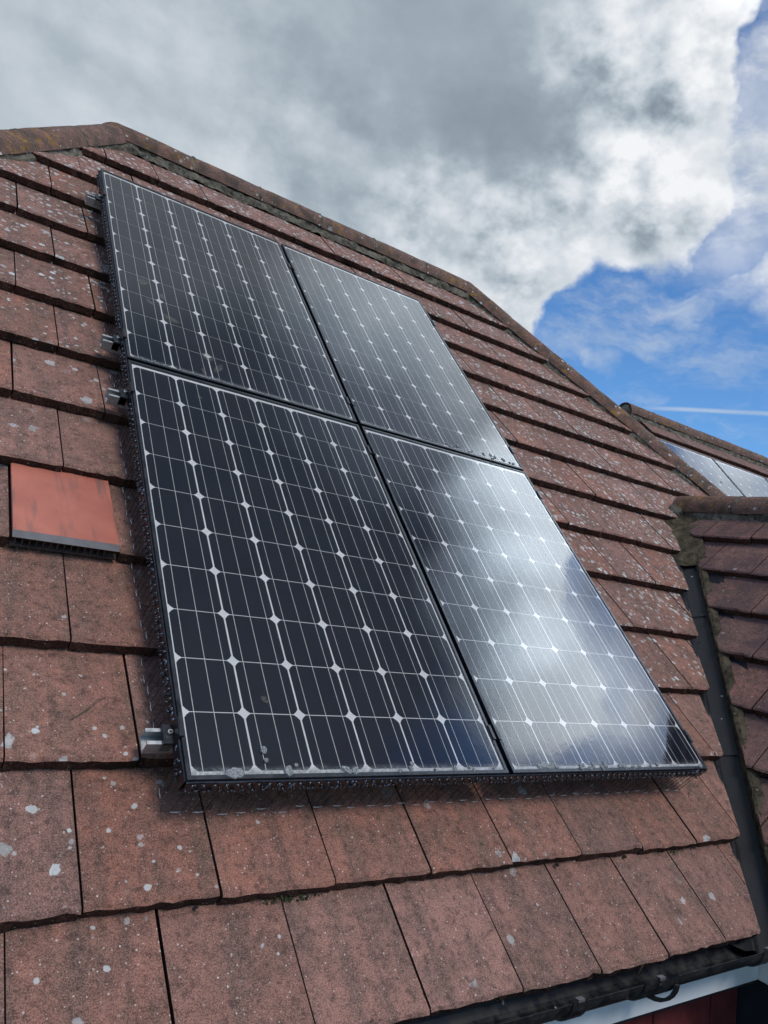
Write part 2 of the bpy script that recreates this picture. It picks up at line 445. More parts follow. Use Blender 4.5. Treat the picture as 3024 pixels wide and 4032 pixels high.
def f_stain(t, b):
    t.n.remove(b)
    pos = t.new('ShaderNodeNewGeometry').outputs['Position']
    df = t.new('ShaderNodeBsdfDiffuse'); df.inputs[0].default_value = (0.30, 0.27, 0.23, 1)
    tr_ = t.new('ShaderNodeBsdfTransparent'); ms = t.new('ShaderNodeMixShader')
    gq = t.vmath('SUBTRACT', t.new('ShaderNodeTexCoord').outputs['Generated'], (0.5, 0.5, 0.5))
    gs = t.sep(gq); rad = t.vmath('LENGTH', t.comb(gs[0], gs[1], 0.0))
    ed = t.rng(t.math('ADD', rad, t.math('MULTIPLY_ADD', t.noise(pos, 45, 4, 0.65), 0.5, -0.25)), 0.22, 0.42, 1.0, 0.0)
    t.put(ms.inputs[0], t.math('MULTIPLY', ed, t.rng(t.noise(pos, 90, 4, 0.7), 0.32, 0.70, 0.06, 0.38)))
    t.l.new(tr_.outputs[0], ms.inputs[1]); t.l.new(df.outputs[0], ms.inputs[2])
    t.l.new(ms.outputs[0], t.n['Material Output'].inputs[0])
material('stain', f_stain)


def f_lich(t, b):
    pos = t.new('ShaderNodeNewGeometry').outputs['Position']
    c = t.mix(t.rng(t.noise(pos, 260, 4, 0.75), 0.35, 0.65), (0.11, 0.115, 0.115), (0.48, 0.49, 0.48))
    t.put(b.inputs['Base Color'], c); b.inputs['Roughness'].default_value = 0.95
    t.put(b.inputs['Normal'], t.bump(t.noise(pos, 320, 4, 0.75), 1.0, 0.003))
material('lichen', f_lich)


def f_valley(t, b):
    pos = t.new('ShaderNodeNewGeometry').outputs['Position']
    n = t.noise(pos, 8, 6, 0.65)
    c = t.mix(t.rng(n, 0.3, 0.7), (0.006, 0.0065, 0.008), (0.018, 0.019, 0.022))
    d, cc = t.voro(pos, 22)
    c = t.mix(t.rng(t.math('SUBTRACT', t.math('MULTIPLY_ADD', t.sep(cc)[0], 1.0, -0.82), d), -0.02, 0.05, 0, 0.7), c, (0.40, 0.41, 0.40))
    t.put(b.inputs['Base Color'], c)
    t.put(b.inputs['Roughness'], t.rng(n, 0.3, 0.7, 0.48, 0.75))
    b.inputs['Specular IOR Level'].default_value = 0.3
    t.put(b.inputs['Normal'], t.bump(t.noise(pos, 40, 5, 0.6), 0.35, 0.003))
material('valley', f_valley)


# ------------------------------------------------------------------ mesh helpers
class MB:
    def __init__(self):
        self.v = []; self.f = []; self.mi = []; self.sm = []

    def box(self, x0, x1, y0, y1, z0, z1, mi=0):
        i = len(self.v)
        self.v += [(x0, y0, z0), (x1, y0, z0), (x1, y1, z0), (x0, y1, z0), (x0, y0, z1), (x1, y0, z1), (x1, y1, z1), (x0, y1, z1)]
        for q in ((3, 2, 1, 0), (4, 5, 6, 7), (0, 1, 5, 4), (1, 2, 6, 5), (2, 3, 7, 6), (3, 0, 4, 7)):
            self.f.append([i + k for k in q]); self.mi.append(mi); self.sm.append(False)

    def face(self, pts, mi=0):
        i = len(self.v); self.v += [tuple(p) for p in pts]
        self.f.append(list(range(i, i + len(pts)))); self.mi.append(mi); self.sm.append(False)

    def grid(self, rows, mi=0, smooth=True, closed=False):
        i = len(self.v); n = len(rows[0])
        for r in rows: self.v += [tuple(p) for p in r]
        for a in range(len(rows) - 1):
            for b in range(n if closed else n - 1):
                c = (b + 1) % n
                self.f.append([i + a * n + b, i + a * n + c, i + (a + 1) * n + c, i + (a + 1) * n + b]); self.mi.append(mi); self.sm.append(smooth)

    def tube(self, pts, r, seg=6, mi=0):
        pts = [Vector(p) for p in pts]; rows = []
        up = None
        for k, p in enumerate(pts):
            d = (pts[min(k + 1, len(pts) - 1)] - pts[max(k - 1, 0)]).normalized()
            if up is None:
                up = d.orthogonal().normalized()
            up = (up - d * up.dot(d)).normalized(); s = d.cross(up)
            rr = r[k] if isinstance(r, (list, tuple)) else r
            rows.append([p + (up * cos(2 * pi * j / seg) + s * sin(2 * pi * j / seg)) * rr for j in range(seg)])
        self.grid(rows, mi, True, True)
        i = len(self.v) - seg * len(rows)
        self.f.append([i + j for j in reversed(range(seg))]); self.mi.append(mi); self.sm.append(False)
        self.f.append([i + (len(rows) - 1) * seg + j for j in range(seg)]); self.mi.append(mi); self.sm.append(False)

    def prism(self, poly, z0, z1, mi=0, mi_top=None):
        n = len(poly); i = len(self.v)
        self.v += [(x, y, z0) for x, y in poly] + [(x, y, z1) for x, y in poly]
        self.f.append([i + n + k for k in range(n)]); self.mi.append(mi if mi_top is None else mi_top); self.sm.append(False)
        self.f.append([i + k for k in reversed(range(n))]); self.mi.append(mi); self.sm.append(False)
        for k in range(n):
            self.f.append([i + k, i + (k + 1) % n, i + n + (k + 1) % n, i + n + k]); self.mi.append(mi); self.sm.append(False)

    def extrude(self, prof, x0, x1, mi=0):
        """closed profile in (y, z) run along x"""
        self.grid([[(x, y, z) for y, z in prof] for x in (x0, x1)], mi, False, True)
        n = len(prof); i = len(self.v) - 2 * n
        self.f.append([i + k for k in range(n)]); self.mi.append(mi); self.sm.append(False)
        self.f.append([i + n + k for k in reversed(range(n))]); self.mi.append(mi); self.sm.append(False)

    def mesh(self, name, mats):
        me = bpy.data.meshes.new(name)
        me.from_pydata(self.v, [], self.f)
        for k in (mats if isinstance(mats, (list, tuple)) else [mats]):
            me.materials.append(MATS[k])
        me.polygons.foreach_set('material_index', self.mi)
        me.polygons.foreach_set('use_smooth', self.sm)
        bm = bmesh.new(); bm.from_mesh(me)
        bmesh.ops.recalc_face_normals(bm, faces=bm.faces)
        bm.to_mesh(me); bm.free()
        me.update()
        return me


def obj(name, data, parent=None, mat=None):
    o = bpy.data.objects.new(name, data); COL.objects.link(o)
    if parent is not None: o.parent = parent
    if mat is not None: o.matrix_local = mat
    return o


def tag(o, label, cat, group=None):
    o['label'] = label; o['category'] = cat
    if group: o['group'] = group
    return o


def bevel(me, w, seg=1):
    bm = bmesh.new(); bm.from_mesh(me)
    bmesh.ops.remove_doubles(bm, verts=bm.verts, dist=1e-5)
    ed = [e for e in bm.edges if len(e.link_faces) == 2 and e.calc_face_angle(0) > 0.6]
    bmesh.ops.bevel(bm, geom=ed, offset=w, segments=seg, affect='EDGES')
    bm.to_mesh(me); bm.free()
    return me


ROOF = Matrix.Translation((0, 0, Z0)) @ Matrix.Rotation(TH, 4, 'X')      # (u, v, n) -> world


def RT(u, v, n=0.0):
    return ROOF @ Matrix.Translation((u, v, n))


def wpt(u, v, n):
    return ROOF @ Vector((u, v, n))


# ------------------------------------------------------------------ ground
mb = MB(); mb.box(-400, 400, -400, 400, -0.5, 0.0)
gr = obj('ground', mb.mesh('ground', 'ground')); gr['kind'] = 'structure'

# ------------------------------------------------------------------ roof tiles
TW, GAUGE, TLEN, TTH, DROP = 0.298, 0.3325, 0.42, 0.039, 0.043
TILT = -math.atan(DROP / GAUGE)
NOSE_N = -0.122


def tile_mesh(seed, w=TW - 0.0055, length=TLEN, mats=('tile', 'nose')):
    rnd = random.Random(seed); nx = 11
    xs = [-w / 2 + w * k / nx for k in range(nx + 1)]
    j = [(rnd.uniform(-0.0024, 0.0026), rnd.uniform(-0.0042, 0.0)) for _ in xs]
    if rnd.random() < 0.25:
        k = rnd.randrange(1, nx); j[k] = (0.007, -0.005)
    b = MB()
    top_h = [(x, length, -0.001) for x in xs]
    top_e = [(x, 0.006 + max(0, jj[0]) + rnd.uniform(0, .003), rnd.uniform(-.0006, .0006)) for x, jj in zip(xs, j)]
    nose_t = [(x, jj[0], -0.0035 + jj[1]) for x, jj in zip(xs, j)]
    nose_b = [(x, 0.003 + rnd.uniform(-.004, .004), -TTH + rnd.uniform(-.003, .003)) for x in xs]
    und = [(x, length, -TTH + 0.006) for x in xs]
    b.grid([top_h, top_e, nose_t], 0, False)
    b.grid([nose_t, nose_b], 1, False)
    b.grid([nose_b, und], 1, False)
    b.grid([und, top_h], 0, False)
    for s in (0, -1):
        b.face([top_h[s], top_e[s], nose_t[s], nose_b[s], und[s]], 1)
    me = b.mesh('tile', mats)
    bm = bmesh.new(); bm.from_mesh(me)
    bmesh.ops.remove_doubles(bm, verts=bm.verts, dist=1e-5)
    bmesh.ops.recalc_face_normals(bm, faces=bm.faces)
    bm.to_mesh(me); bm.free()
    return me


def cut_mesh(me, mat, planes):
    """cut a tile (placed by mat) with half spaces (point, outward normal); None when nothing is left"""
    bm = bmesh.new(); bm.from_mesh(me); bm.transform(mat)
    changed = False
    for co, no in planes:
        co, no = Vector(co), Vector(no).normalized()
        ds = [(v.co - co).dot(no) for v in bm.verts]
        if not ds: break
        if max(ds) <= 1e-5: continue
        changed = True
        if min(ds) > -0.012:
            bm.free(); return None, True
        bmesh.ops.bisect_plane(bm, geom=bm.verts[:] + bm.edges[:] + bm.faces[:], plane_co=co, plane_no=no, clear_outer=True)
        be = [e for e in bm.edges if e.is_boundary]
        if be:
            r = bmesh.ops.holes_fill(bm, edges=be)
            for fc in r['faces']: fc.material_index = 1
    if not changed:
        bm.free(); return me, False
    bmesh.ops.recalc_face_normals(bm, faces=bm.faces)
    bm.transform(mat.inverted())
    out = me.copy(); bm.to_mesh(out); bm.free()
    return out, True


def plane_uv(u0, v0, u1, v1, keep):
    """vertical-to-roof cutting plane through two (u, v) points; keep = a point on the kept side"""
    d = Vector((u1 - u0, v1 - v0, 0)); n = Vector((d.y, -d.x, 0))
    if n.dot(Vector((keep[0] - u0, keep[1] - v0, 0))) > 0: n = -n
    return ((u0, v0, 0), n)


VR = 4.28; UL, KL = 0.19, 1.33; UR, KR = 2.97, 1.37        # ridge height and ends, slopes of the two hips in the roof plane
VAL_U0, VAL_V0, VAL_K = 1.945, -0.509, 0.686               # left lip of the valley
EAVE_V = -0.505
noses = [EAVE_V] + [-0.195 + GAUGE * k for k in range(13)]

house = bpy.data.objects.new('house', None); COL.objects.link(house)
tag(house, 'house with weathered red-brown concrete tiled hip roof carrying the four big solar panels', 'house')

hipL_at = lambda v: UL - (VR - v) / KL
hipR_at = lambda v: UR + (VR - v) / KR
mb = MB()
vb, vt_ = -0.42, VR - 0.05
mb.prism([(hipL_at(vb) + 0.05, vb), (2.0, vb), (2.0 + VAL_K * 2.3, vb + 2.3), (hipR_at(1.7) - .05, 1.7), (UR, vt_), (UL, vt_)], -0.250, -0.210)
main_roof = obj('main_roof', mb.mesh('main_roof', 'underlay'), house, ROOF)

VARS = [tile_mesh(100 + k) for k in range(12)]
cutL = plane_uv(hipL_at(0) + 0.03, 0, UL + 0.03, VR, (2, 0))
cutR = plane_uv(hipR_at(0) - 0.03, 0, UR - 0.03, VR, (0, 0))
cutV = plane_uv(VAL_U0, VAL_V0, VAL_U0 + VAL_K * 2, VAL_V0 + 2, (0, 0))
VENT = None
for ci, v in enumerate(noses):
    off = -0.2 if ci % 2 == 1 else -0.051 + 0.015 * (ci == 0)
    k0 = int((hipL_at(v) - 0.4 - off) / TW) - 1
    for k in range(k0, 40):
        u = off + TW * (k + 0.5)
        if u > hipR_at(v) + 0.3: break
        r = random.Random(ci * 1000 + k)
        if ci == 4 and abs(u - (-0.2)) < 0.1:
            VENT = (u, v); continue
        M = Matrix.Translation((u + r.uniform(-.0016, .0016), v + r.uniform(-.0035, .0035), NOSE_N + r.uniform(-.0016, .0016))) @ \
            Matrix.Rotation(r.uniform(-.004, .004), 4, 'Z') @ Matrix.Rotation(r.uniform(-.003, .003), 4, 'Y') @ Matrix.Rotation(TILT, 4, 'X')
        planes = [cutL, cutR] + ([cutV] if v < 1.76 else []) + ([((0, VR - 0.03, 0), (0, 1, 0))] if v > 3.6 else [])
        me, _ = cut_mesh(r.choice(VARS), M, planes)
        if me is None: continue
        obj('tile', me, main_roof, M)


# ------------------------------------------------------------------ ridge and hip tiles
def ridge_tile_mesh(seed, length=0.45, rad=0.106, half=radians(84), th=0.017):
    rnd = random.Random(seed); b = MB(); na, nl = 12, 5
    rows_o, rows_i = [], []
    for k in range(nl + 1):
        x = -length / 2 + length * k / nl
        ro, ri = [], []
        for q in range(na + 1):
            a_ = -half + 2 * half * q / na
            rr = rad + rnd.uniform(-.0012, .0012)
            if k in (0, nl): rr -= 0.002
            if q in (0, na): rr += rnd.uniform(-.001, .002)
            ro.append((x, sin(a_) * rr, cos(a_) * rr)); ri.append((x, sin(a_) * (rad - th), cos(a_) * (rad - th)))
        rows_o.append(ro); rows_i.append(ri)
    b.grid(rows_o, 0, True); b.grid(rows_i, 1, True)
    for k in (0, nl): b.grid([rows_o[k], rows_i[k]], 1, False)
    for q in (0, na): b.grid([[r_[q] for r_ in rows_o], [r_[q] for r_ in rows_i]], 1, False)
    return b.mesh('ridge_tile', ('ridge_tile', 'nose'))


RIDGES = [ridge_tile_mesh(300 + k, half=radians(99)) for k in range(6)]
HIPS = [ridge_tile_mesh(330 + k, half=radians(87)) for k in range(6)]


def run_ridge(p0, p1, parent, name, drop=0.054, up=Vector((0, 0, 1)), pitch=0.452, half_w=0.122, mortar=True, seed=0, start=0.0, side=None):
    """half-round tiles along the line p0 -> p1 (world), bedded on mortar; p0, p1 lie on the crest of the tile planes"""
    rnd = random.Random(seed)
    p0, p1 = Vector(p0), Vector(p1); d = (p1 - p0); L = d.length; d.normalize()
    y = up.cross(d).normalized(); z = d.cross(y)
    n = max(1, round((L - start) / pitch)); step = (L - start) / n
    inv = parent.matrix_world.inverted()
    for k in range(n):
        c = p0 + d * (start + step * (k + .5)) - z * drop + z * rnd.uniform(-.003, .003)
        Mx = Matrix((d, y, z)).transposed().to_4x4()
        Mx = Matrix.Translation(c) @ Mx @ Matrix.Rotation(rnd.uniform(-.008, .008), 4, 'Y') @ Matrix.Rotation(rnd.uniform(-.006, .006), 4, 'Z') @ Matrix.Scale((step - 0.007) / 0.45, 4, (1, 0, 0))
        obj(name, rnd.choice(HIPS if name == 'hip_tile' else RIDGES), parent, inv @ Mx)
        lim = 85 if name == 'hip_tile' else 96
        if mortar and k:
            # pointed joint, a rough collar between two tiles
            b = MB(); rows = []
            for sx in (-0.012, -0.004, 0.006, 0.014):
                row = []
                for q in range(13):
                    a_ = radians(-lim + 2 * lim * q / 12)
                    rr = 0.1040 + (0.001 if abs(sx) < .008 else -.004) + rnd.uniform(-.002, .003)
                    row.append((sx + rnd.uniform(-.005, .005), sin(a_) * rr, cos(a_) * rr))
                rows.append(row)
            b.grid(rows, 0, True)
            Mj = Matrix.Translation(p0 + d * (start + step * k) - z * drop) @ Matrix((d, y, z)).transposed().to_4x4()
            obj('mortar_joint', b.mesh('mortar_joint', 'mortar'), parent, inv @ Mj)
    if mortar:
        for s in (side if side else (-1, 1)):
            b = MB(); rows = []
            ns = int(L / 0.022)
            for k in range(ns + 1):
                t_ = L * k / ns
                row = []
                for q, (yy, zz) in enumerate(((0.084, 0.016), (0.092, 0.004), (0.098, -0.014), (0.105, -0.036), (0.110, -0.060))):
                    nn = mnoise.noise(Vector((t_ * 26, q * 0.7, seed * 3.1 + s))) * 0.013 + mnoise.noise(Vector((t_ * 7, q * .5, seed + s * 2))) * 0.012
                    row.append((t_, s * (yy + nn * (0.4 + q * .28)), zz + (0.012 if name == 'hip_tile' else -0.020) - drop + nn * .5))
                rows.append(row)
            b.grid(rows, 0, False)
            Mj = Matrix.Translation(p0) @ Matrix((d, y, z)).transposed().to_4x4()
            obj('mortar_bed', b.mesh('mortar_bed', 'mortar'), parent, inv @ Mj)


bpy.context.view_layer.update()
CR = -0.135
ridge0, ridge1 = wpt(UL, VR, CR), wpt(UR, VR, CR)
run_ridge(ridge0, ridge1, main_roof, 'ridge_tile', seed=1)
hipR1 = wpt(hipR_at(-0.45), -0.45, CR); hipL1 = wpt(hipL_at(-0.45), -0.45, CR)
run_ridge(ridge1, hipR1, main_roof, 'hip_tile', seed=2, drop=0.054)
run_ridge(ridge0, hipL1, main_roof, 'hip_tile', seed=3, drop=0.054)


# mortar lumps where ridge and hips meet
def lump(center, rad, parent, name, mat, seed, squash=(1, 1, 1), amp=0.25, sub=3):
    bm = bmesh.new(); bmesh.ops.create_icosphere(bm, subdivisions=sub, radius=1.0)
    for v in bm.verts:
        n = mnoise.noise(v.co * 2.1 + Vector((seed * 5.3, 0, 0))) * amp + mnoise.noise(v.co * 5.5 + Vector((0, seed * 3.1, 0))) * amp * .5
        v.co = Vector((v.co.x * squash[0], v.co.y * squash[1], v.co.z * squash[2])) * rad * (1 + n)
    me = bpy.data.meshes.new(name); bm.to_mesh(me); bm.free(); me.materials.append(MATS[mat])
    me.polygons.foreach_set('use_smooth', [True] * len(me.polygons))
    inv = parent.matrix_world.inverted() if parent else Matrix.Identity(4)
    return obj(name, me, parent, inv @ Matrix.Translation(center))


lump(ridge0 + Vector((0.0, -0.005, -0.052)), 0.101, main_roof, 'mortar_cap', 'ridge_tile', 1, (1.15, 1.0, 0.98), 0.04)
lump(ridge1 + Vector((0.0, -0.0, -0.052)), 0.101, main_roof, 'mortar_cap', 'ridge_tile', 2, (1.1, 1.0, 0.98), 0.04)

# the slopes round the corners of the same roof (turned away from the camera)
apexL, apexR = ridge0 + Vector((0, 0, -.06)), ridge1 + Vector((0, 0, -.06))
eL, eR = hipL1 + Vector((0, 0, -.06)), hipR1 + Vector((0, 0, -.06))
depth = 2 * (ridge0.y - eL.y)
bL, bR = eL + Vector((0, depth, 0)), eR + Vector((0, depth, 0))
for nm, pts in (('end_slope', [eL, apexL, bL]), ('end_slope', [eR, bR, apexR]), ('back_slope', [apexL, apexR, bR, bL])):
    b = MB(); b.face(pts); b.face([p - Vector((0, 0, .08)) for p in reversed(pts)])
    for i in range(len(pts)):
        p, q = pts[i], pts[(i + 1) % len(pts)]
        b.face([p, p - Vector((0, 0, .08)), q - Vector((0, 0, .08)), q])
    obj(nm, b.mesh(nm, 'rear_tile'), house)

# ------------------------------------------------------------------ wing roof on the right
WA = Vector((1.99, -0.27584, -0.44710 + Z0))
Wn = Vector((-0.70948, 0, 0.70472)).normalized(); Wt = Vector((0.70472, 0, 0.70948)).normalized(); Wx = Vector((0, -1, 0))
WING = Matrix((Wx, Wt, Wn)).transposed().to_4x4(); WING.translation = WA
WK = 0.7345
mb = MB()
mb.prism([(0.16, -0.05), (2.6, -0.05), (2.6, 2.42), (-WK * 2.42 + .16, 2.42)], -0.125, -0.085)
wing = obj('wing_roof', mb.mesh('wing_roof', 'underlay'), house, WING)
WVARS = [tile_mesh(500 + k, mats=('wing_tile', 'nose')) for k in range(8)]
WG = 0.297
wcut = plane_uv(0.072, 0, 0.072 - WK * 2, 2, (3, 0))
WTILT = -math.atan(0.038 / WG)
for ci in range(8):
    t0 = 0.012 + WG * ci
    off = 0.10 + (0.149 if ci % 2 else 0)
    for k in range(-9, 9):
        x = off + TW * k
        if x > 2.5 or x < -WK * (t0 + .4) - 0.2: continue
        r = random.Random(9000 + ci * 100 + k)
        M = Matrix.Translation((x + r.uniform(-.002, .002), t0 + r.uniform(-.006, .006), 0.012 + r.uniform(-.003, .003))) @ Matrix.Rotation(r.uniform(-.007, .007), 4, 'Z') @ Matrix.Rotation(WTILT, 4, 'X')
        pl = [wcut] + ([((0, 2.42, 0), (0, 1, 0))] if ci == 7 else [])
        me, _ = cut_mesh(r.choice(WVARS), M, pl)
        if me is None: continue
        obj('tile', me, wing, M)
bpy.context.view_layer.update()
WR = WING @ Vector((0, 2.44, -0.002))
wr0 = Vector((WR.x, 1.47, WR.z)); wr1 = Vector((WR.x, -2.4, WR.z))
run_ridge(wr0, wr1, wing, 'ridge_tile', seed=4, drop=0.054, start=0.0)
lump(wr0 + Vector((-.045, -0.03, -.085)), 0.085, wing, 'mortar_cap', 'mortar', 5, (1.0, 1.1, 1.0), 0.2)
# far slope of the wing
b = MB(); q0 = Vector((WR.x, 1.6, WR.z - .06)); q1 = Vector((WR.x, -2.4, WR.z - .06)); dn = Vector((1.9, 0, -1.9))
b.face([q0, q1, q1 + dn, q0 + dn]); b.face([q0 - Vector((0, 0, .08)), q0 + dn - Vector((0, 0, .08)), q1 + dn - Vector((0, 0, .08)), q1 - Vector((0, 0, .08))])
obj('wing_far_slope', b.mesh('wing_far_slope', 'rear_tile'), house)

# valley trough between the two slopes
vd = Vector((VAL_K, 1.0, 0)); vd.normalize()
vdir = (ROOF.to_3x3() @ vd).normalized()
v_base = WA - vdir * 0.12
VL = 2.02 * sqrt(1 + VAL_K ** 2) + 0.10
mperp = (ROOF.to_3x3() @ Vector((-vd.y, vd.x, 0))).normalized()     # away from the valley on the main slope
wperp = (Wn.cross(vdir)).normalized()
if wperp.dot(Vector((0, -1, 0))) < 0: wperp = -wperp
MN = ROOF.to_3x3() @ Vector((0, 0, 1))
zup = (MN + Wn).normalized()
prof = []
for w_, h in ((-0.12, -0.058), (-0.062, -0.046), (-0.052, -0.026), (-0.040, -0.022), (-0.030, -0.034), (0.0, -0.036), (0.045, -0.036), (0.115, -0.034), (0.16, -0.03)):
    prof.append((mperp * (-w_) + MN * h) if w_ <= 0 else (wperp * w_ + Wn * h))
def strip(name, prof_fn, n, mat, parent, smooth=True, t0=0.0, t1=None):
    b = MB(); rows = []
    t1 = VL if t1 is None else t1
    for k in range(n + 1):
        t_ = t0 + (t1 - t0) * k / n
        rows.append([v_base + vdir * t_ + p for p in prof_fn(t_)])
    b.grid(rows, 0, smooth)
    return obj(name, b.mesh(name, mat), parent, None)
VALLEY_TOP = VL - 0.16
for (s0, s1, lift) in ((0.05, 0.98, 0.0), (0.93, 1.95, 0.005), (1.90, VALLEY_TOP, 0.010)):
    o = strip('valley_trough', lambda t_, L=lift: [p + zup * (L + 0.002 * mnoise.noise(Vector((t_ * 9, i * .5, 1.7)))) for i, p in enumerate(prof)], 40, 'valley', house, True, s0, s1)


def fillet(t_):
    out = []
    for q, (w_, h) in enumerate(((0.026, -0.040), (0.036, -0.026), (0.044, -0.012), (0.052, -0.002), (0.068, 0.000), (0.095, -0.012))):
        n = mnoise.noise(Vector((t_ * 30, q * .8, 9.1))) * 0.006 + mnoise.noise(Vector((t_ * 6, q * .4, 4.1))) * 0.005
        out.append(wperp * (w_ * 1.0 + n) + Wn * (h - 0.002 + n * .6))
    return out
strip('mortar_fillet', fillet, 150, 'valley_mortar', house, False, 0.0, VL - .05)


def fillet_top(t_):
    out = []
    for q, (w_, h) in enumerate(((-0.10, -0.03), (-0.06, -0.012), (-0.02, 0.006), (0.03, 0.012), (0.08, 0.006), (0.12, 0.0))):
        n = mnoise.noise(Vector((t_ * 24, q * .9, 2.2))) * 0.014
        out.append(((mperp * (-w_)) if w_ < 0 else wperp * w_) + zup * (h - .012 + n))
    return out
strip('mortar_collar', fillet_top, 40, 'valley_mortar', house, False, VALLEY_TOP - 0.03, VL + 0.42)

# ------------------------------------------------------------------ eaves: gutter, fascia, walls
GY, GZ, GR = -0.262, -0.474 + Z0, 0.056
b = MB(); rows_o, rows_i = [], []
X0, X1 = -3.4, 2.10
prof_o = [(GY + GR * cos(pi + pi * q / 14), GZ + GR * sin(pi + pi * q / 14)) for q in range(15)]
prof_i = [(GY + (GR - .003) * cos(pi + pi * q / 14), GZ + (GR - .003) * sin(pi + pi * q / 14)) for q in range(15)]
prof_o[-1] = (prof_o[-1][0] + .004, GZ + .004)
ring = prof_o + [(prof_o[-1][0] - .009, GZ + .004)] + list(reversed(prof_i))
b.extrude([(y, z) for y, z in ring], X0, X1)
gutter = obj('gutter', b.mesh('gutter', 'gutter_black'), house)
for gx in (-2.6, -1.7, -0.8, 0.1, 1.02, 1.36, 1.92):
    wide = 0.075 if abs(gx - 1.36) < .01 else 0.028
    b = MB()
    ro = [(GY + (GR + .007) * cos(pi + pi * q / 12), GZ + (GR + .007) * sin(pi + pi * q / 12)) for q in range(13)]
    ri = [(GY + (GR + .0005) * cos(pi + pi * q / 12), GZ + (GR + .0005) * sin(pi + pi * q / 12)) for q in range(13)]
    b.extrude([(ro[0][0], GZ + .012)] + ro + [(ro[-1][0], GZ + .010), (ri[-1][0] - .006, GZ + .010)] + list(reversed(ri)), gx - wide, gx + wide)
    if wide > .05:
        rr = [(GY + .01 + (GR + .030) * cos(pi + pi * q / 12), GZ - .012 + (GR + .022) * sin(pi + pi * q / 12)) for q in range(13)]
        rj = [(GY + .01 + (GR + .021) * cos(pi + pi * q / 12), GZ - .012 + (GR + .013) * sin(pi + pi * q / 12)) for q in range(13)]
        b.extrude(rr + list(reversed(rj)), gx + .050, gx + .066)
    obj('gutter_bracket', b.mesh('gutter_bracket', 'gutter_black'), gutter)
    b = MB(); b.box(gx - .012, gx + .012, GY - GR - .008, GY - GR + .006, GZ + .006, GZ + .013)
    obj('gutter_clip', b.mesh('gutter_clip', 'vent_grey'), gutter)

FY = -0.198
b = MB(); b.box(-3.5, 2.118, FY, FY + .018, Z0 - 0.655, Z0 - 0.52)
obj('fascia', bevel(b.mesh('fascia', 'white_upvc'), .003), house)
b = MB(); b.box(2.121, 2.139, -2.4, FY + .05, Z0 - 0.655, Z0 - 0.52)
obj('fascia', bevel(b.mesh('fascia', 'white_upvc'), .003), house)
b = MB(); b.box(-3.5, 2.35, FY + .019, -0.02, Z0 - 0.652, Z0 - 0.640)
obj('soffit', b.mesh('soffit', 'white_upvc'), house)
b = MB(); b.box(-3.2, 2.40, -0.02, 0.25, 0.0, Z0 - 0.62)
wall = obj('front_wall', b.mesh('front_wall', 'brick_wall'), house)
b = MB(); b.box(-3.2, 2.26, -0.115, -0.022, Z0 - 0.728, Z0 - 0.656)  # dark strip along the top of the front wall
obj('top_strip', b.mesh('top_strip', 'dark_strip'), house)
b = MB(); b.box(2.27, 2.5, -2.2, -0.03, 0.0, Z0 - 0.66)  # wing wall in one near-black tone all over
obj('wing_wall', b.mesh('wing_wall', 'dark_wall'), house)
HVARS = []
for k in range(5):
    r = random.Random(40 + k); b = MB()
    b.box(-0.081, 0.081, -0.018 + r.uniform(-.002, .002), -0.003, -0.26, 0.0)
    HVARS.append(bevel(b.mesh('hung_tile', 'red_tile'), .002))
for row in range(9):
    for k in range(-5, 24):
        x = -0.9 + k * 0.165 + (0.0825 if row % 2 else 0) + 0.08
        if x > 2.18 or x < 1.545: continue
        r = random.Random(row * 77 + k)
        M = Matrix.Translation((x, -0.045 + r.uniform(-.003, .003), Z0 - 0.70 - row * 0.115)) @ Matrix.Rotation(radians(-4.5), 4, 'X')
        obj('hung_tile', r.choice(HVARS), wall, M)
# window under the eaves
b = MB()
for x0, x1, z0, z1 in ((1.45, 1.51, -1.9, -0.735), (0.25, 0.31, -1.9, -0.735), (0.31, 1.45, -0.795, -0.735), (0.31, 1.45, -1.9, -1.84), (0.86, 0.91, -1.84, -0.795)):
    b.box(x0, x1, -0.10, -0.03, Z0 + z0, Z0 + z1)
win = obj('window', bevel(b.mesh('window', 'white_upvc'), .004), wall)
for x0, x1 in ((0.312, 0.858), (0.912, 1.448)):
    b = MB(); b.box(x0, x1, -0.066, -0.060, Z0 - 1.838, Z0 - 0.797)
    obj('pane', b.mesh('pane', 'black_metal'), win)
b = MB(); b.box(-3.2, -3.0, 0.25, 7.5, 0, Z0 - .62); b.box(6.0, 6.2, 0.25, 7.5, 0, Z0 - .62)
obj('side_wall', b.mesh('side_wall', 'brick_wall'), house)

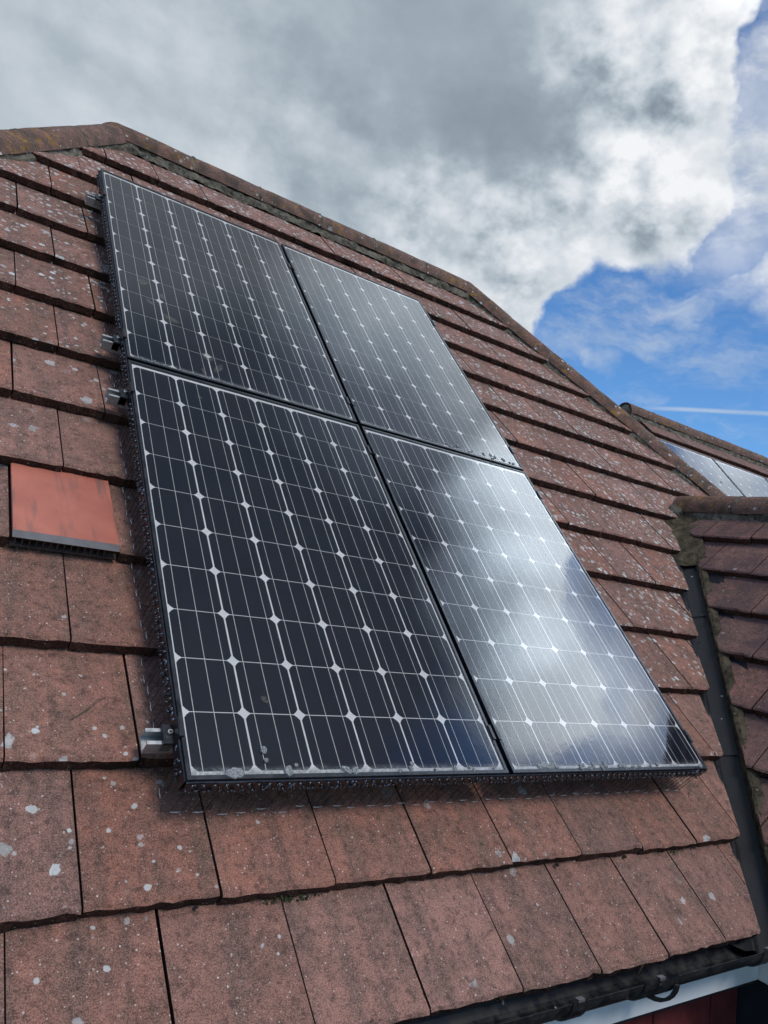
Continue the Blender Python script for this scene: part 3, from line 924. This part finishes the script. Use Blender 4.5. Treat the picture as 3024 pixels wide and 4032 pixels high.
# ------------------------------------------------------------------ rear roof with its own panels
rear = bpy.data.objects.new('house', None); COL.objects.link(rear)
tag(rear, 'smaller tiled roof far behind the right hip with glaring solar panels on it', 'house')
RQ = Vector((6.81383, 2.94129, 2.06680 + Z0))
REAR = Matrix.Translation(RQ) @ Matrix.Rotation(TH, 4, 'X')
RV = 0.985
mb = MB(); mb.prism([(-1.02, -1.6), (6.0, -1.6), (6.0, RV - .06), (-1.02, RV - .06)], -0.235, -0.195)
rear_roof = obj('rear_roof', mb.mesh('rear_roof', 'underlay'), rear, REAR)
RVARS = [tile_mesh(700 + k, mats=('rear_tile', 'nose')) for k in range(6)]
for ci in range(5):
    v = 0.625 - GAUGE * ci
    for k in range(24):
        u = -1.05 + TW * (k + (.5 if ci % 2 else 1.0)) 
        if u > 5.8: continue
        r = random.Random(4000 + ci * 100 + k)
        M = Matrix.Translation((u, v + r.uniform(-.004, .004), NOSE_N + r.uniform(-.002, .002))) @ Matrix.Rotation(TILT, 4, 'X')
        me, _ = cut_mesh(r.choice(RVARS), M, [((0, RV - .03, 0), (0, 1, 0)), ((-1.04, 0, 0), (-1, 0, 0))])
        if me: obj('tile', me, rear_roof, M)
bpy.context.view_layer.update()
rr0 = REAR @ Vector((-1.06, RV, CR)); rr1 = REAR @ Vector((6.0, RV, CR))
run_ridge(rr0, rr1, rear_roof, 'ridge_tile', seed=8)
lump(rr0 + Vector((0.03, 0, -.062)), 0.102, rear_roof, 'mortar_cap', 'mortar', 8, (0.4, 1.0, 1.0), 0.06)
b = MB(); P = [REAR @ Vector((-1.05, -1.6, -.15)), REAR @ Vector((-1.05, RV, -.15))]
P.append(P[1] + Vector((0, 1.9, -1.9))); 
b.face(P); b.face([p + Vector((.1, 0, 0)) for p in reversed(P)])
obj('gable', b.mesh('gable', 'mortar'), rear)
b = MB(); b.face([P[1], P[1] + Vector((7, 0, 0)), P[2] + Vector((7, 0, 0)), P[2]]); b.face([p - Vector((0, 0, .08)) for p in (P[1], P[2], P[2] + Vector((7, 0, 0)), P[1] + Vector((7, 0, 0)))])
obj('back_slope', b.mesh('back_slope', 'rear_tile'), rear)
b = MB(); lo = REAR @ Vector((-1.0, -1.6, -.2)); b.box(lo.x + .05, lo.x + 6.9, lo.y + .3, lo.y + 3.2, 0, lo.z - .05)
obj('rear_wall', b.mesh('rear_wall', 'brick_wall'), rear)

# ------------------------------------------------------------------ solar panels
PW, PH, LIP, FD = 0.992, 1.6215, 0.0112, 0.040
PU, PV = 0.1605, 0.1576
CELL = 0.1562
CU0, CV0 = (PW - 6 * PU) / 2 + PU / 2, 0.0222 + PV / 2
b = MB()
n_out, n_in = [(0, 0), (PW, 0), (PW, PH), (0, PH)], [(LIP, LIP), (PW - LIP, LIP), (PW - LIP, PH - LIP), (LIP, PH - LIP)]
loops = []
for pts, z in ((n_out, -FD), (n_out, -0.0008), ([(x + (.0008 if x < .5 else -.0008), y + (.0008 if y < .5 else -.0008)) for x, y in n_out], 0.0),
               ([(x - (.0008 if x < .5 else -.0008), y - (.0008 if y < .5 else -.0008)) for x, y in n_in], 0.0), (n_in, -0.0008), (n_in, -FD), (n_out, -FD)):
    loops.append([(x, y, z) for x, y in pts])
b.grid(loops, 0, False, True)
frame_me = b.mesh('frame', 'black_metal')
b = MB(); b.box(LIP - .001, PW - LIP + .001, LIP - .001, PH - LIP + .001, -0.0110, -0.0072)
back_me = b.mesh('backsheet', 'backsheet')
b = MB(); b.prism([(LIP - .0005, LIP - .0005), (PW - LIP + .0005, LIP - .0005), (PW - LIP + .0005, PH - LIP + .0005), (LIP - .0005, PH - LIP + .0005)], -0.0046, -0.0024, 1, 0)
glass_me = b.mesh('glass', ('glass', 'glass_under'))
h = CELL / 2 - .0006; c_ = h - 0.0150
octo = []
for sx, sy in ((1, -1), (1, 1), (-1, 1), (-1, -1)):
    pa, pb = (sx * h, sy * c_), (sx * c_, sy * h)
    mid = (sx * (h + c_) / 2 * 1.015, sy * (h + c_) / 2 * 1.015)
    octo += [pa, mid, pb] if sx * sy > 0 else [pb, mid, pa]
b = MB(); b.prism(octo, -0.0071, -0.0064); cell_me = b.mesh('cell', 'cell')
BB = 0.0520
b = MB(); b.box(-0.0008, 0.0008, -PV / 2 + .0001, PV / 2 - .0001, -0.0063, -0.0058); bus_me = b.mesh('busbar', 'ribbon')


def lichen_mesh(seed, rx, ry, hgt=0.004, mat='lichen', flat=False):
    rnd = random.Random(seed); b = MB(); n = 22
    rows = []
    for ring_, zf in ((1.0, 0.0), (0.92, 0.7), (0.55, 1.0), (0.2, 0.9)):
        row = []
        for q in range(n):
            a_ = 2 * pi * q / n
            k = 1 + 0.30 * mnoise.noise(Vector((cos(a_) * 1.6, sin(a_) * 1.6, seed * 1.7))) + rnd.uniform(-.07, .07)
            row.append((cos(a_) * rx * ring_ * k, sin(a_) * ry * ring_ * k, hgt * zf * (1 if flat else rnd.uniform(.6, 1.3))))
        rows.append(row)
    b.grid(rows, 0, not flat, True)
    b.face(rows[-1])
    return b.mesh('lichen_patch', mat)


def solar_panel(M, label, group, fine=True, extras=()):
    t = bpy.data.objects.new('solar_panel', None); COL.objects.link(t); t.matrix_world = M
    tag(t, label, 'solar panel', group)
    obj('frame', frame_me, t); obj('backsheet', back_me, t)
    for j in range(10):
        for i in range(6):
            c = obj('cell', cell_me, t, Matrix.Translation((CU0 + PU * i, CV0 + PV * j, 0)))
            if fine:
                for q in (-1, 0, 1):
                    obj('busbar', bus_me, c, Matrix.Translation((q * BB, 0, 0)))
    obj('glass', glass_me, t)
    for k, (kind, x, y, rx, ry) in enumerate(extras):
        if kind == 'lichen':
            obj('lichen_patch', lichen_mesh(k + int(x * 900), rx, ry), t, Matrix.Translation((x, y, -0.0020 if y > .012 else 0.0002)) @ Matrix.Rotation(k * 1.3, 4, 'Z'))
        elif kind == 'stain':
            obj('stain', lichen_mesh(k + int(x * 500), rx, ry, 0.0004, 'stain', True), t, Matrix.Translation((x, y, -0.0023)) @ Matrix.Rotation(k * .7, 4, 'Z'))
    return t


P0V = 0.0147; DXP, DYP = 1.0098, 1.6389
rl = random.Random(5)
lich_bl = [('lichen', 0.120, 0.015, .026, .015), ('lichen', 0.262, 0.018, .015, .011), ('lichen', 0.43, 0.019, .016, .009), ('lichen', 0.455, 0.016, .012, .009),
           ('lichen', 0.205, 0.075, .009, .009), ('lichen', 0.206, 0.047, .006, .006), ('lichen', 0.285, 0.034, .005, .005), ('lichen', 0.645, 0.034, .007, .006)]
lich_bl += [('lichen', rl.uniform(.5, .97), rl.uniform(.012, .022), rl.uniform(.004, .009), rl.uniform(.003, .006)) for _ in range(9)]
lich_br = [('lichen', 0.125 + .018 * k, 0.020 + .003 * (k % 2), rl.uniform(.009, .014), rl.uniform(.008, .011)) for k in range(5)]
lich_br += [('lichen', rl.uniform(.3, .97), rl.uniform(.010, .024), rl.uniform(.005, .012), rl.uniform(.004, .008)) for _ in range(16)]
lich_tr = [('lichen', rl.uniform(.35, .95), rl.uniform(.012, .05), rl.uniform(.003, .012), rl.uniform(.003, .007)) for _ in range(20)]
lich_tl = [('lichen', rl.uniform(.05, .5), rl.uniform(.012, .024), rl.uniform(.003, .009), rl.uniform(.003, .005)) for _ in range(10)]
st_tl = [('stain', 0.11, 0.60, .045, .030), ('stain', 0.19, 0.53, .030, .020), ('stain', 0.13, 0.45, .026, .018), ('stain', 0.205, 0.37, .050, .030), ('stain', 0.33, 0.17, .034, .040), ('stain', 0.37, 0.105, .050, .022), ('stain', 0.30, 0.045, .032, .012)]
st_bl = [('stain', 0.255, 1.505, .014, .014), ('stain', 0.80, 1.42, .018, .022), ('stain', 0.24, 0.22, .012, .016)]
GP = 'solar panels of the big roof array'
solar_panel(RT(0, P0V), 'near left solar panel, lowest and darkest, lichen crusts along its bottom edge', GP, True, lich_bl + st_bl)
solar_panel(RT(DXP, P0V), 'lower right solar panel mirroring bright cloud and blue sky', GP, True, lich_br)
solar_panel(RT(0, P0V + DYP), 'upper left solar panel with dried grey splashes on its lower left cells', GP, True, lich_tl + st_tl)
solar_panel(RT(DXP, P0V + DYP), 'upper right solar panel reflecting an even pale grey sky', GP, True, lich_tr)
GR_ = 'solar panels on the roof behind'
for k, (x, lab) in enumerate(((-1.352, 'distant solar panel half hidden by the hip tiles, left of the distant pair'), (-0.339, 'distant solar panel in the middle of the roof behind, bluish reflection'), (0.674, 'distant solar panel cut by the right picture edge on the roof behind'))):
    solar_panel(REAR @ Matrix.Translation((x, 0.233 - PH, 0)), lab, GR_, False, [('lichen', 0.72, 1.18, .018, .013)] if k == 0 else ())

# ------------------------------------------------------------------ mounting rails with clamps
RAILS = [(0.148, 'lowest aluminium mounting rail, its stub end beside the near left panel corner'),
         (1.470, 'aluminium mounting rail just below the gap between the panel rows'),
         (1.803, 'aluminium mounting rail just above the gap between the panel rows'),
         (3.003, 'topmost aluminium mounting rail near the upper panel edge')]
rail_prof = [(-0.021, -0.041), (-0.012, -0.041), (-0.012, -0.046), (-0.0185, -0.046), (-0.0185, -0.076), (0.0185, -0.076), (0.0185, -0.046), (0.012, -0.046), (0.012, -0.041), (0.021, -0.041), (0.021, -0.081), (-0.021, -0.081)]
b = MB(); b.extrude(rail_prof, -0.066, 2 * PW + 0.018 + 0.060); rail_me = b.mesh('channel', 'aluminium')
b = MB()
b.extrude([(-0.026, -0.038), (0.026, -0.038), (0.026, -0.030), (-0.026, -0.030)], -0.030, -0.002)
b.extrude([(-0.026, -0.030), (0.026, -0.030), (0.026, 0.0035), (-0.026, 0.0035)], -0.006, -0.0006)
b.extrude([(-0.026, 0.0006), (0.026, 0.0006), (0.026, 0.0040), (-0.026, 0.0040)], -0.006, 0.0085)
b.extrude([(-0.021, -0.070), (-0.0205, -0.070), (-0.0205, -0.038), (-0.021, -0.038)], -0.030, -0.004)
endc_me = bevel(b.mesh('end_clamp', 'black_metal'), .0012)
b = MB(); b.tube([(0, 0, -0.032), (0, 0, -0.022)], 0.0062, 12); b.tube([(0, 0, -0.0225), (0, 0, -0.0216)], 0.0034, 6, 1); bolt_me = b.mesh('bolt', ('steel', 'black_metal'))
b = MB()
b.extrude([(-0.024, 0.0006), (0.024, 0.0006), (0.024, 0.0038), (-0.024, 0.0038)], -0.0165, -0.0062)
b.extrude([(-0.024, 0.0006), (0.024, 0.0006), (0.024, 0.0038), (-0.024, 0.0038)], 0.0062, 0.0165)
b.extrude([(-0.024, -0.022), (0.024, -0.022), (0.024, 0.0030), (-0.024, 0.0030)], -0.0075, -0.0055)
b.extrude([(-0.024, -0.022), (0.024, -0.022), (0.024, 0.0030), (-0.024, 0.0030)], 0.0055, 0.0075)
b.extrude([(-0.024, -0.024), (0.024, -0.024), (0.024, -0.021), (-0.024, -0.021)], -0.0075, 0.0075)
midc_me = b.mesh('mid_clamp', 'black_metal')
GAPC = PW + (DXP - PW) / 2
for v, lab in RAILS:
    t = bpy.data.objects.new('mounting_rail', None); COL.objects.link(t); t.matrix_world = RT(0, v)
    tag(t, lab, 'mounting rail', 'rails under the panel array')
    obj('channel', rail_me, t)
    ec = obj('end_clamp', endc_me, t); obj('bolt', bolt_me, ec, Matrix.Translation((-0.014, 0.002, 0)))
    ec = obj('end_clamp', endc_me, t, Matrix.Translation((PW + DXP, 0, 0)) @ Matrix.Rotation(pi, 4, 'Z')); obj('bolt', bolt_me, ec, Matrix.Translation((-0.014, 0.002, 0)))
    mc = obj('mid_clamp', midc_me, t, Matrix.Translation((GAPC, 0, 0))); obj('bolt', bolt_me, mc, Matrix.Translation((0, 0, 0.006)))
    for hu in (0.35, 1.25, 1.85):
        bb = MB(); bb.box(hu - .02, hu + .02, -0.012, 0.012, -0.145, -0.081)
        obj('roof_hook', bb.mesh('roof_hook', 'aluminium'), t)


# ------------------------------------------------------------------ bird guard: clip strip with wire hairpins down to the tiles
SP = 0.0275
def tile_surface(v):
    vv = [x for x in noses if x <= v + 0.003]
    return NOSE_N - (v - vv[-1]) * DROP / GAUGE if vv else NOSE_N - .03


def clip_mesh(seed):
    rnd = random.Random(seed); b = MB()
    for x in (0, SP):
        for (dx, y, z, r) in ((0.004, -0.0075, -0.015, .0044), (-0.003, -0.0070, -0.038, .0040)):
            bm_rows = []
            for i in range(5):
                a_ = pi * i / 4
                bm_rows.append([(x + dx + r * sin(a_) * cos(q * pi / 3), y - r * cos(a_), z + r * sin(a_) * sin(q * pi / 3)) for q in range(6)])
            b.grid(bm_rows, 0, True, True)
        for q in range(4):
            z_ = rnd.uniform(-.044, -.012); dx_ = rnd.uniform(-.012, .012)
            b.tube([(x + dx_, -0.004, z_), (x + dx_ + rnd.uniform(-.004, .004), -0.004 - rnd.uniform(.004, .010), z_ + rnd.uniform(-.008, .003))], 0.0014, 4)
    return b.mesh('clip', 'clip_plastic')


CLIPS = [clip_mesh(k) for k in range(6)]
HAIR = {}
def hairpin(depth_):
    k = round(depth_ * 250)
    if k not in HAIR:
        dz = -k / 250; b = MB()
        b.tube([(0, -0.0065, -0.038), (-0.001, -0.0060, dz)], 0.00085, 5, 0)
        b.tube([(SP, -0.0065, -0.038), (SP - .001, -0.0060, dz)], 0.00085, 5, 0)
        b.tube([(-.001, -0.0060, dz), (SP * .5, -0.0075, dz - .0004), (SP - .001, -0.0060, dz)], 0.0012, 5, 1)
        HAIR[k] = b.mesh('wire_loop', ('wire', 'wire_bright'))
    return HAIR[k]


def bird_guard(M, length, to_v, label, seed, skip=()):
    """M maps local (x along the edge, -y outwards, z off the roof) into the world"""
    rnd = random.Random(seed)
    t = bpy.data.objects.new('bird_guard', None); COL.objects.link(t); t.matrix_world = M
    tag(t, label, 'bird guard', 'bird guards round the panel array')
    b = MB(); n = int(length / 0.03); rows = []
    for k in range(n + 1):
        x = length * k / n
        w = mnoise.noise(Vector((x * 14, seed, 0))) * 0.0016
        rows.append([(x, -0.0008, -0.0075 + w), (x, -0.0042 + w, -0.009 + w), (x, -0.0046 + w, -0.0450 - w), (x, -0.0010, -0.0460 - w)])
    b.grid(rows, 0, False, True)
    obj('clip_strip', b.mesh('clip_strip', 'black_plastic'), t)
    k = 0; x = 0.012
    while x < length - SP:
        if not any(a_ < x + SP and x < c2 for a_, c2 in skip):
            d_ = -tile_surface(to_v(x + SP / 2)) - 0.004 + rnd.uniform(-.012, .004)
            o = obj('wire_loop', hairpin(d_), t, Matrix.Translation((x, 0, 0)) @ Matrix.Rotation(rnd.uniform(-.06, .03), 4, 'Y') @ Matrix.Rotation(rnd.uniform(-.05, .02), 4, 'X'))
            obj('clip', rnd.choice(CLIPS), o)
        x += 2 * SP
        k += 1
    for q in range(int(length * 14)):
        x = rnd.uniform(.02, length - .02)
        if any(a_ < x < c2 for a_, c2 in skip): continue
        obj('glue_blob', GLUE[q % 4], t, Matrix.Translation((x, -0.0055, rnd.uniform(-.046, -.014))) @ Matrix.Rotation(rnd.uniform(-.5, .5), 4, 'Y') @ Matrix.Scale(rnd.uniform(.6, 1.2), 4))
    return t


GLUE = []
for k in range(4):
    bm = bmesh.new(); bmesh.ops.create_icosphere(bm, subdivisions=1, radius=1.0)
    r = random.Random(k)
    for v in bm.verts: v.co = Vector((v.co.x * .0032, v.co.y * .0022, v.co.z * (.006 + .003 * k))) * r.uniform(.8, 1.15)
    me = bpy.data.meshes.new('glue_blob'); bm.to_mesh(me); bm.free(); me.materials.append(MATS['glue'])
    me.polygons.foreach_set('use_smooth', [True] * len(me.polygons)); GLUE.append(me)

AV0, AV1 = P0V, P0V + DYP + PH
AU1 = PW + DXP
skips = [(v - .032, v + .032) for v, _ in RAILS]
bird_guard(RT(0, P0V), AU1, lambda x: P0V, 'black bird guard strip with wire hairpins along the bottom edge of the panels', 1)
# left edge: local x runs up the slope, outwards is -u
ML = RT(0, AV1) @ Matrix.Rotation(-pi / 2, 4, 'Z')
bird_guard(ML, AV1 - AV0, lambda x: AV1 - x, 'black bird guard strip with wire hairpins along the left edge of the panels', 2, [(AV1 - c2, AV1 - a_) for a_, c2 in skips])
MR = RT(AU1, AV0) @ Matrix.Rotation(pi / 2, 4, 'Z')
bird_guard(MR, AV1 - AV0, lambda x: AV0 + x, 'black bird guard strip along the right edge of the panels', 3, [(a_ - AV0, c2 - AV0) for a_, c2 in skips])

# ------------------------------------------------------------------ smooth red vent tile
vu, vv = VENT
t = bpy.data.objects.new('roof_vent', None); COL.objects.link(t)
t.matrix_world = RT(vu, vv, NOSE_N + 0.012) @ Matrix.Rotation(TILT, 4, 'X')
tag(t, 'smooth salmon red plastic vent tile with dark grille, left of the panels', 'roof vent')
hw = TW / 2 - .004
b = MB(); b.box(-hw, hw, 0.012, TLEN - .02, -0.006, 0.004)
obj('cover', bevel(b.mesh('cover', 'vent_red'), .0015), t)
b = MB(); b.extrude([(-0.010, -0.004), (0.013, 0.0035), (0.013, -0.004), (-0.006, -0.009)], -hw, hw)
obj('lip', b.mesh('lip', 'vent_grey'), t)
b = MB(); b.box(-hw, hw, 0.020, 0.026, -0.044, -0.006)
obj('grille_back', b.mesh('grille_back', 'vent_dark'), t)
b = MB(); b.box(-hw, hw, -0.002, 0.024, -0.042, -0.037)
obj('grille_base', b.mesh('grille_base', 'vent_rib'), t)
b = MB(); b.box(-.0016, .0016, 0.001, 0.020, -0.0372, -0.0062); rib_me = b.mesh('grille_rib', 'vent_rib')
for k in range(14):
    obj('grille_rib', rib_me, t, Matrix.Translation((-hw + .012 + k * .0185, 0, 0)))
b = MB(); b.box(-hw, hw, 0.02, TLEN - .02, -0.044, -0.038)
obj('base', b.mesh('base', 'vent_dark'), t)

# ------------------------------------------------------------------ loose bits
def twig(pts, r, label, mat='twig'):
    b = MB(); b.tube(pts, r, 5)
    return tag(obj('twig', b.mesh('twig', mat)), label, 'twig')


def on_roof(u, v, lift=0.003):
    return wpt(u, v, tile_surface(v) + lift)


twig([on_roof(-.205, .245), on_roof(-.17, .27, .012), on_roof(-.14, .30, .012), on_roof(-.115, .318, .004)], [.0014, .0016, .0014, .0008], 'thin bare twig lying on tiles left of the near panel corner')
twig([on_roof(2.02, -.02), on_roof(2.045, .0, .010), on_roof(2.07, .03, .012), on_roof(2.12, .02, .010), on_roof(2.16, .045, .004)], [.0011, .0013, .0012, .001, .0007], 'curly thin twig on the tile below the lower right panel corner')
twig([on_roof(1.30, -.503, .02), wpt(1.305, -.515, -.11), wpt(1.30, -.535, -.155)], [.0009, .0011, .0008], 'short dark stalk hanging over the eaves edge')
b = MB(); b.tube([(1.925, -0.33, Z0 - .545), (1.985, -0.31, Z0 - .60), (2.02, -0.30, Z0 - .665)], [.0045, .0042, .002], 6)
tag(obj('cane', b.mesh('cane', 'cane')), 'pale dry stick poking out below the gutter by the white board', 'stick')

# crumbs of moss in the valley and on the noses: nobody could count them
rnd = random.Random(77)
b = MB()
def crumb(p, r, mi=0):
    rows = []
    for i in range(4):
        a_ = pi * i / 3
        rows.append([p + Vector((r * sin(a_) * cos(q * 2 * pi / 5) * rnd.uniform(.6, 1.4), r * sin(a_) * sin(q * 2 * pi / 5) * rnd.uniform(.6, 1.4), -r * .7 * cos(a_))) for q in range(5)])
    b.grid(rows, mi, True, True)
for cu, cv, n_, sp_ in ((0.262, -0.199, 46, .030), (0.33, -0.199, 18, .02), (1.78, -0.199, 16, .02), (-0.33, 0.80, 14, .03)):
    for k in range(n_):
        crumb(wpt(cu + rnd.gauss(0, sp_), cv - rnd.uniform(0, .014), NOSE_N - .030 + rnd.uniform(-.006, .006)), rnd.uniform(.0015, .004), 1)
for k in range(150):
    t_ = rnd.uniform(0, VL - .1)
    crumb(v_base + vdir * t_ + wperp * rnd.uniform(.035, .085) + Wn * -.030, rnd.uniform(.002, .007))
for k in range(40):
    t_ = rnd.uniform(0, VL - .1)
    crumb(v_base + vdir * t_ + mperp * rnd.uniform(-.0, .06) + MN * -.022, rnd.uniform(.002, .005))
for k in range(170):
    v = rnd.choice(noses[1:]); u = rnd.uniform(hipL_at(v) + .1, min(hipR_at(v), VAL_U0 + VAL_K * (v - VAL_V0) if v < 1.8 else 99) - .06)
    crumb(wpt(u, v - .004 - rnd.uniform(0, .01), NOSE_N - .028), rnd.uniform(.003, .008))
for p0_, p1_, n_ in ((ridge0, ridge1, 90), (ridge1, hipR1, 130)):
    for k in range(n_):
        p = p0_.lerp(p1_, rnd.random() ** 1.0)
        crumb(p + MN * -.035 + (ROOF.to_3x3() @ Vector((0, -1, 0))) * rnd.uniform(.09, .15) + Vector((0, 0, .006)), rnd.uniform(.004, .012))
deb = obj('moss_crumbs', b.mesh('moss_crumbs', ('debris', 'moss'))); deb['kind'] = 'stuff'
deb['label'] = 'dark crumbs of moss along the tile edges and in the valley'; deb['category'] = 'moss'
